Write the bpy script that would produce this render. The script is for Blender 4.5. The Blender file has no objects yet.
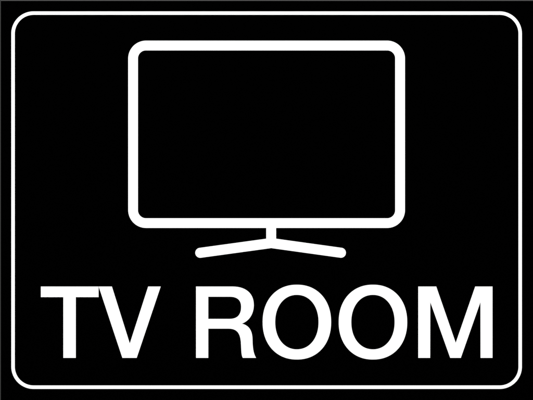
import bpy, bmesh, math
from mathutils import Vector
from mathutils.geometry import tessellate_polygon

scene = bpy.context.scene
COL = scene.collection

# ------------------------------------------------------------------ camera
MM = 0.001
HEIGHT = 1.50                     # centre of the sign above the floor, metres
DIST = 1.60                       # camera to sign face
cam_data = bpy.data.cameras.new('camera')
cam = bpy.data.objects.new('camera', cam_data)
COL.objects.link(cam)
cam.location = (0.0, -DIST, HEIGHT)
cam.rotation_euler = (math.radians(90), 0, 0)
cam_data.sensor_width = 36.0
cam_data.lens = 36.0 * DIST / 0.400      # the view is 400 mm wide at the sign
cam_data.clip_start = 0.01
cam_data.clip_end = 50.0
scene.camera = cam

# ------------------------------------------------------------------ light
world = bpy.data.worlds.new('World')
scene.world = world
world.use_nodes = True
world.node_tree.nodes['Background'].inputs['Color'].default_value = (0, 0, 0, 1)
world.node_tree.nodes['Background'].inputs['Strength'].default_value = 0.0


def area_lamp(name, loc, size, power, color=(1, 1, 1)):
    d = bpy.data.lights.new(name, 'AREA')
    d.shape = 'SQUARE'
    d.size = size
    d.energy = power
    d.color = color
    o = bpy.data.objects.new(name, d)
    COL.objects.link(o)
    o.location = loc
    o.rotation_euler = (Vector((0, 0, HEIGHT)) - Vector(loc)).to_track_quat('-Z', 'Y').to_euler()
    return o


area_lamp('added_overhead_light', (0.0, -1.9, HEIGHT + 2.3), 0.9, 158)  # added light out of view, brightens the white vinyl from above
area_lamp('added_side_light', (-2.2, -1.9, HEIGHT - 0.2), 0.9, 17)  # added pair out of view, evens the brightness from both sides
area_lamp('added_side_light', (2.2, -1.9, HEIGHT - 0.2), 0.9, 17)

scene.view_settings.view_transform = 'Standard'
scene.view_settings.look = 'None'
scene.view_settings.exposure = 0.0
scene.view_settings.gamma = 1.0
scene.view_settings.use_curve_mapping = False


# ------------------------------------------------------------------ materials
def material(name, color, rough, spec, vary=0.0, bump=0.0, scale=900.0):
    m = bpy.data.materials.new(name)
    m.use_nodes = True
    nt = m.node_tree
    p = nt.nodes['Principled BSDF']
    p.inputs['Roughness'].default_value = rough
    p.inputs['Specular IOR Level'].default_value = spec
    tc = nt.nodes.new('ShaderNodeTexCoord')
    nz = nt.nodes.new('ShaderNodeTexNoise')
    nz.inputs['Scale'].default_value = scale
    nz.inputs['Detail'].default_value = 3.0
    nt.links.new(tc.outputs['Object'], nz.inputs['Vector'])
    ramp = nt.nodes.new('ShaderNodeValToRGB')
    ramp.color_ramp.elements[0].position = 0.35
    ramp.color_ramp.elements[1].position = 0.65
    ramp.color_ramp.elements[0].color = tuple(c * (1 - vary) for c in color) + (1,)
    ramp.color_ramp.elements[1].color = tuple(color) + (1,)
    nt.links.new(nz.outputs['Fac'], ramp.inputs['Fac'])
    nt.links.new(ramp.outputs['Color'], p.inputs['Base Color'])
    if bump:
        b = nt.nodes.new('ShaderNodeBump')
        b.inputs['Strength'].default_value = bump
        b.inputs['Distance'].default_value = 0.0002
        nt.links.new(nz.outputs['Fac'], b.inputs['Height'])
        nt.links.new(b.outputs['Normal'], p.inputs['Normal'])
    return m


WHITE = material('white_vinyl', (0.86, 0.86, 0.86), 0.6, 0.1, 0.01)
BLACK = material('black_film', (0.0001, 0.0001, 0.0001), 0.3, 0.005, 0.1)
RIM = material('edge_blend_grey', (0.033, 0.033, 0.033), 0.7, 0.1, 0.05)  # even dark grey imitating white background blended along the sign edge
PAINT = material('white_wall_paint', (0.8, 0.8, 0.79), 0.8, 0.2, 0.02, 0.15, 400.0)

# ------------------------------------------------------------------ geometry helpers
# Drawing coordinates: 0.75 mm units, x to the right from 0 to 533, y down from 0 to 400.
UX = 0.400 / 533.0
UY = 0.300 / 400.0


def pos(x, y):
    return (x - 266.5) * UX, (200.0 - y) * UY


def prism(name, loops, y_back, y_front, mat, parent):
    """Flat shape (outer outline, then holes) with a real thickness, facing -Y."""
    pts = [[Vector((*pos(x, y), 0)) for x, y in lp] for lp in loops]
    flat = [p for lp in pts for p in lp]
    bm = bmesh.new()
    f = [bm.verts.new((p.x, y_front, p.y)) for p in flat]
    b = [bm.verts.new((p.x, y_back, p.y)) for p in flat]
    for t in tessellate_polygon(pts):
        if len(set(t)) < 3:
            continue
        try:
            bm.faces.new([f[i] for i in t])
            bm.faces.new([b[i] for i in reversed(t)])
        except ValueError:
            pass
    i0 = 0
    for lp in pts:
        n = len(lp)
        for k in range(n):
            i, j = i0 + k, i0 + (k + 1) % n
            bm.faces.new((f[i], f[j], b[j], b[i]))
        i0 += n
    bmesh.ops.recalc_face_normals(bm, faces=bm.faces)
    me = bpy.data.meshes.new(name)
    bm.to_mesh(me)
    bm.free()
    me.materials.append(mat)
    o = bpy.data.objects.new(name, me)
    COL.objects.link(o)
    if parent:
        o.parent = parent
    return o


def rounded(x0, y0, x1, y1, r, n=28):
    out = []
    for cx, cy, a0 in ((x1 - r, y0 + r, -90), (x1 - r, y1 - r, 0), (x0 + r, y1 - r, 90), (x0 + r, y0 + r, 180)):
        for k in range(n + 1):
            a = math.radians(a0 + 90 * k / n)
            out.append((cx + r * math.cos(a), cy + r * math.sin(a)))
    return out


def oval(cx, cy, rx, ry, n, steps=144):
    out = []
    for k in range(steps):
        a = 2 * math.pi * k / steps
        c, s = math.cos(a), math.sin(a)
        out.append((cx + rx * math.copysign(abs(c) ** (2 / n), c), cy + ry * math.copysign(abs(s) ** (2 / n), s)))
    return out


def path(start, *segs, steps=14):
    """Straight segments are points, curved ones are (c1, c2, end) triples."""
    out = [start]
    for s in segs:
        if isinstance(s[0], (int, float)):
            out.append(s)
            continue
        p0 = out[-1]
        c1, c2, p1 = s
        for k in range(1, steps + 1):
            t = k / steps
            u = 1 - t
            out.append(tuple(u ** 3 * p0[i] + 3 * u * u * t * c1[i] + 3 * u * t * t * c2[i] + t ** 3 * p1[i] for i in (0, 1)))
    if abs(out[-1][0] - out[0][0]) + abs(out[-1][1] - out[0][1]) < 1e-6:
        out.pop()
    return out


def trimmed(lp, d=0.12):
    """Outline moved inward by d (cutter allowance of the vinyl); the side is taken from the winding."""
    n = len(lp)
    area = sum(lp[k][0] * lp[(k + 1) % n][1] - lp[(k + 1) % n][0] * lp[k][1] for k in range(n))
    s = d if area > 0 else -d
    out = []
    for k in range(n):
        p, q, r = Vector(lp[k - 1]), Vector(lp[k]), Vector(lp[(k + 1) % n])
        a, b = (q - p).normalized(), (r - q).normalized()
        na, nb = Vector((-a.y, a.x)), Vector((-b.y, b.x))
        m = na + nb
        m = m / max(1 + na.dot(nb), 0.25)
        out.append((q.x + m.x * s, q.y + m.y * s))
    return out


# ------------------------------------------------------------------ setting: the wall behind
bm = bmesh.new()
W, Hh = 1.6, 1.5
for x, z in ((-W, -Hh), (W, -Hh), (W, Hh), (-W, Hh)):
    bm.verts.new((x, 0, z))
bm.verts.ensure_lookup_table()
bm.faces.new(bm.verts)
ext = bmesh.ops.extrude_face_region(bm, geom=bm.faces[:])
for v in ext['geom']:
    if isinstance(v, bmesh.types.BMVert):
        v.co.y += 0.1
bmesh.ops.recalc_face_normals(bm, faces=bm.faces)
me = bpy.data.meshes.new('wall')
bm.to_mesh(me)
bm.free()
me.materials.append(PAINT)
wall = bpy.data.objects.new('wall', me)
COL.objects.link(wall)
wall.location = (0, 0.0042, HEIGHT)
wall['kind'] = 'structure'

# ------------------------------------------------------------------ the sign
sign = bpy.data.objects.new('wall_sign', None)
COL.objects.link(sign)
sign.location = (0, 0, HEIGHT)
sign.empty_display_size = 0.1
sign['label'] = 'black rectangular TV ROOM sign with white border, television symbol and lettering'
sign['category'] = 'sign'

# board with an added dark chamfer imitating white background blended at the edge
XL, YT, XR, YB = -1.15, -1.15, 535.6, 402.4
CH = 2.05
outer = [(XL, YT), (XR, YT), (XR, YB), (XL, YB)]
inner = [(XL + CH, YT + CH), (XR - CH, YT + CH), (XR - CH, YB - CH), (XL + CH, YB - CH)]
bm = bmesh.new()
rings = []
for pts, y in ((outer, 0.0040), (outer, 0.0010), (inner, 0.0)):
    rings.append([bm.verts.new((pos(*p)[0], y, pos(*p)[1])) for p in pts])
for a, b in zip(rings, rings[1:]):
    for k in range(4):
        bm.faces.new((a[k], a[(k + 1) % 4], b[(k + 1) % 4], b[k]))
bm.faces.new(rings[0])
bm.faces.new(rings[-1])
bmesh.ops.recalc_face_normals(bm, faces=bm.faces)
me = bpy.data.meshes.new('board')
bm.to_mesh(me)
bm.free()
me.materials.append(RIM)
board = bpy.data.objects.new('board', me)
COL.objects.link(board)
board.parent = sign
board['label'] = 'added dark grey board edge around the black face, imitating blended white background'

FACE = -0.00008
prism('face_film', [inner], -0.00001, FACE, BLACK, sign)

INK = FACE - 0.00010             # front of the white vinyl
BK = FACE - 0.000005


def vinyl(name, loops, parent, front=INK, label=None):
    o = prism(name, loops, BK, front, WHITE, parent)
    if label:
        o['label'] = label
    return o


# rounded border line
vinyl('border_line', [rounded(11.3, 11.4, 521.9, 388.92, 22.3), rounded(14.85, 14.85, 518.43, 385.42, 18.8)], sign)

# television symbol
tv = bpy.data.objects.new('television_symbol', None)
COL.objects.link(tv)
tv.empty_display_size = 0.03
tv.parent = sign
vinyl('screen_outline', [rounded(128.2, 40.68, 404.97, 227.95, 17.9), rounded(137.98, 50.42, 395.15, 218.22, 8.0)], tv)

# stand: a short neck and two slanting feet with round ends
R = 5.1
CX, CY = 271.2, 243.05
LX, LY = 200.25, 252.8
RX, RY = 340.95, 252.75
al = math.atan2(LY - CY, LX - CX)        # direction to the left foot
ar = math.atan2(RY - CY, RX - CX)


def on_edge(cx, cy, ang, side, x):
    """y of the foot's edge (side -1 = upper, 1 = lower) at x"""
    nx, ny = -math.sin(ang), math.cos(ang)
    if ny * side < 0:
        nx, ny = -nx, -ny
    px, py = cx + nx * R, cy + ny * R
    return py + (x - px) * math.tan(ang)


N0, N1 = 266.1, 276.25
stand = [(N0, 227.2), (N1, 227.2), (N1, on_edge(CX, CY, ar, -1, N1))]
for k in range(25):
    a = ar - math.pi / 2 + math.pi * k / 24
    stand.append((RX + R * math.cos(a), RY + R * math.sin(a)))
stand.append((CX, on_edge(CX, CY, ar, 1, CX)))
for k in range(25):
    a = al - math.pi / 2 + math.pi * k / 24
    stand.append((LX + R * math.cos(a), LY + R * math.sin(a)))
stand.append((N0, on_edge(CX, CY, al, -1, N0)))
vinyl('stand', [trimmed(stand)], tv, front=INK + 0.00002)

# lettering
T, B = 286.4, 358.0
letter_t = [(40.75, T), (98.72, T), (98.72, 297.25), (75.95, 297.25), (75.95, B), (63.2, B), (63.2, 297.25), (40.75, 297.25)]
letter_v = [(98.55, T), (112.0, T), (129.8, 343.2), (148.1, T), (160.9, T), (136.8, B), (122.3, B)]
letter_r = path(
    (195.9, B), (195.9, T), (232.5, T),
    ((245.5, T), (253.95, 293.0), (253.95, 305.0)),
    ((253.95, 313.6), (249.6, 320.8), (242.2, 323.6)),
    ((249.6, 325.5), (252.3, 331.2), (252.6, 338.5)),
    ((252.8, 345.5), (252.9, 352.5), (256.3, B)),
    (242.8, B),
    ((241.0, 355.2), (241.3, 350.5), (240.9, 344.5)),
    ((240.5, 334.5), (238.0, 328.75), (228.5, 328.75)),
    (208.4, 328.75), (208.4, B))
hole_r = path(
    (208.4, 296.85), (229.8, 296.85),
    ((237.4, 296.85), (241.0, 300.4), (241.0, 306.8)),
    ((241.0, 314.6), (237.4, 318.75), (229.5, 318.75)),
    (208.4, 318.75))
letter_m = [(418.1, B), (418.1, T), (436.3, T), (455.7, 342.5), (475.1, T), (492.6, T), (492.6, B), (480.4, B),
            (480.4, 302.2), (460.9, B), (450.1, B), (430.3, 302.2), (430.3, B)]
vinyl('letter', [trimmed(letter_t)], sign, label='white capital letter T')
vinyl('letter', [trimmed(letter_v)], sign, label='white capital letter V')
vinyl('letter', [trimmed(letter_r), trimmed(hole_r, -0.12)], sign, label='white capital letter R')
for ox, words in ((296.87, 'white capital letter O beside the R'), (372.95, 'white capital letter O beside the M')):
    vinyl('letter', [oval(ox, 322.1, 34.23, 37.38, 2.15), oval(ox, 322.1, 21.67, 27.22, 2.12)], sign, label=words)
vinyl('letter', [trimmed(letter_m)], sign, label='white capital letter M')
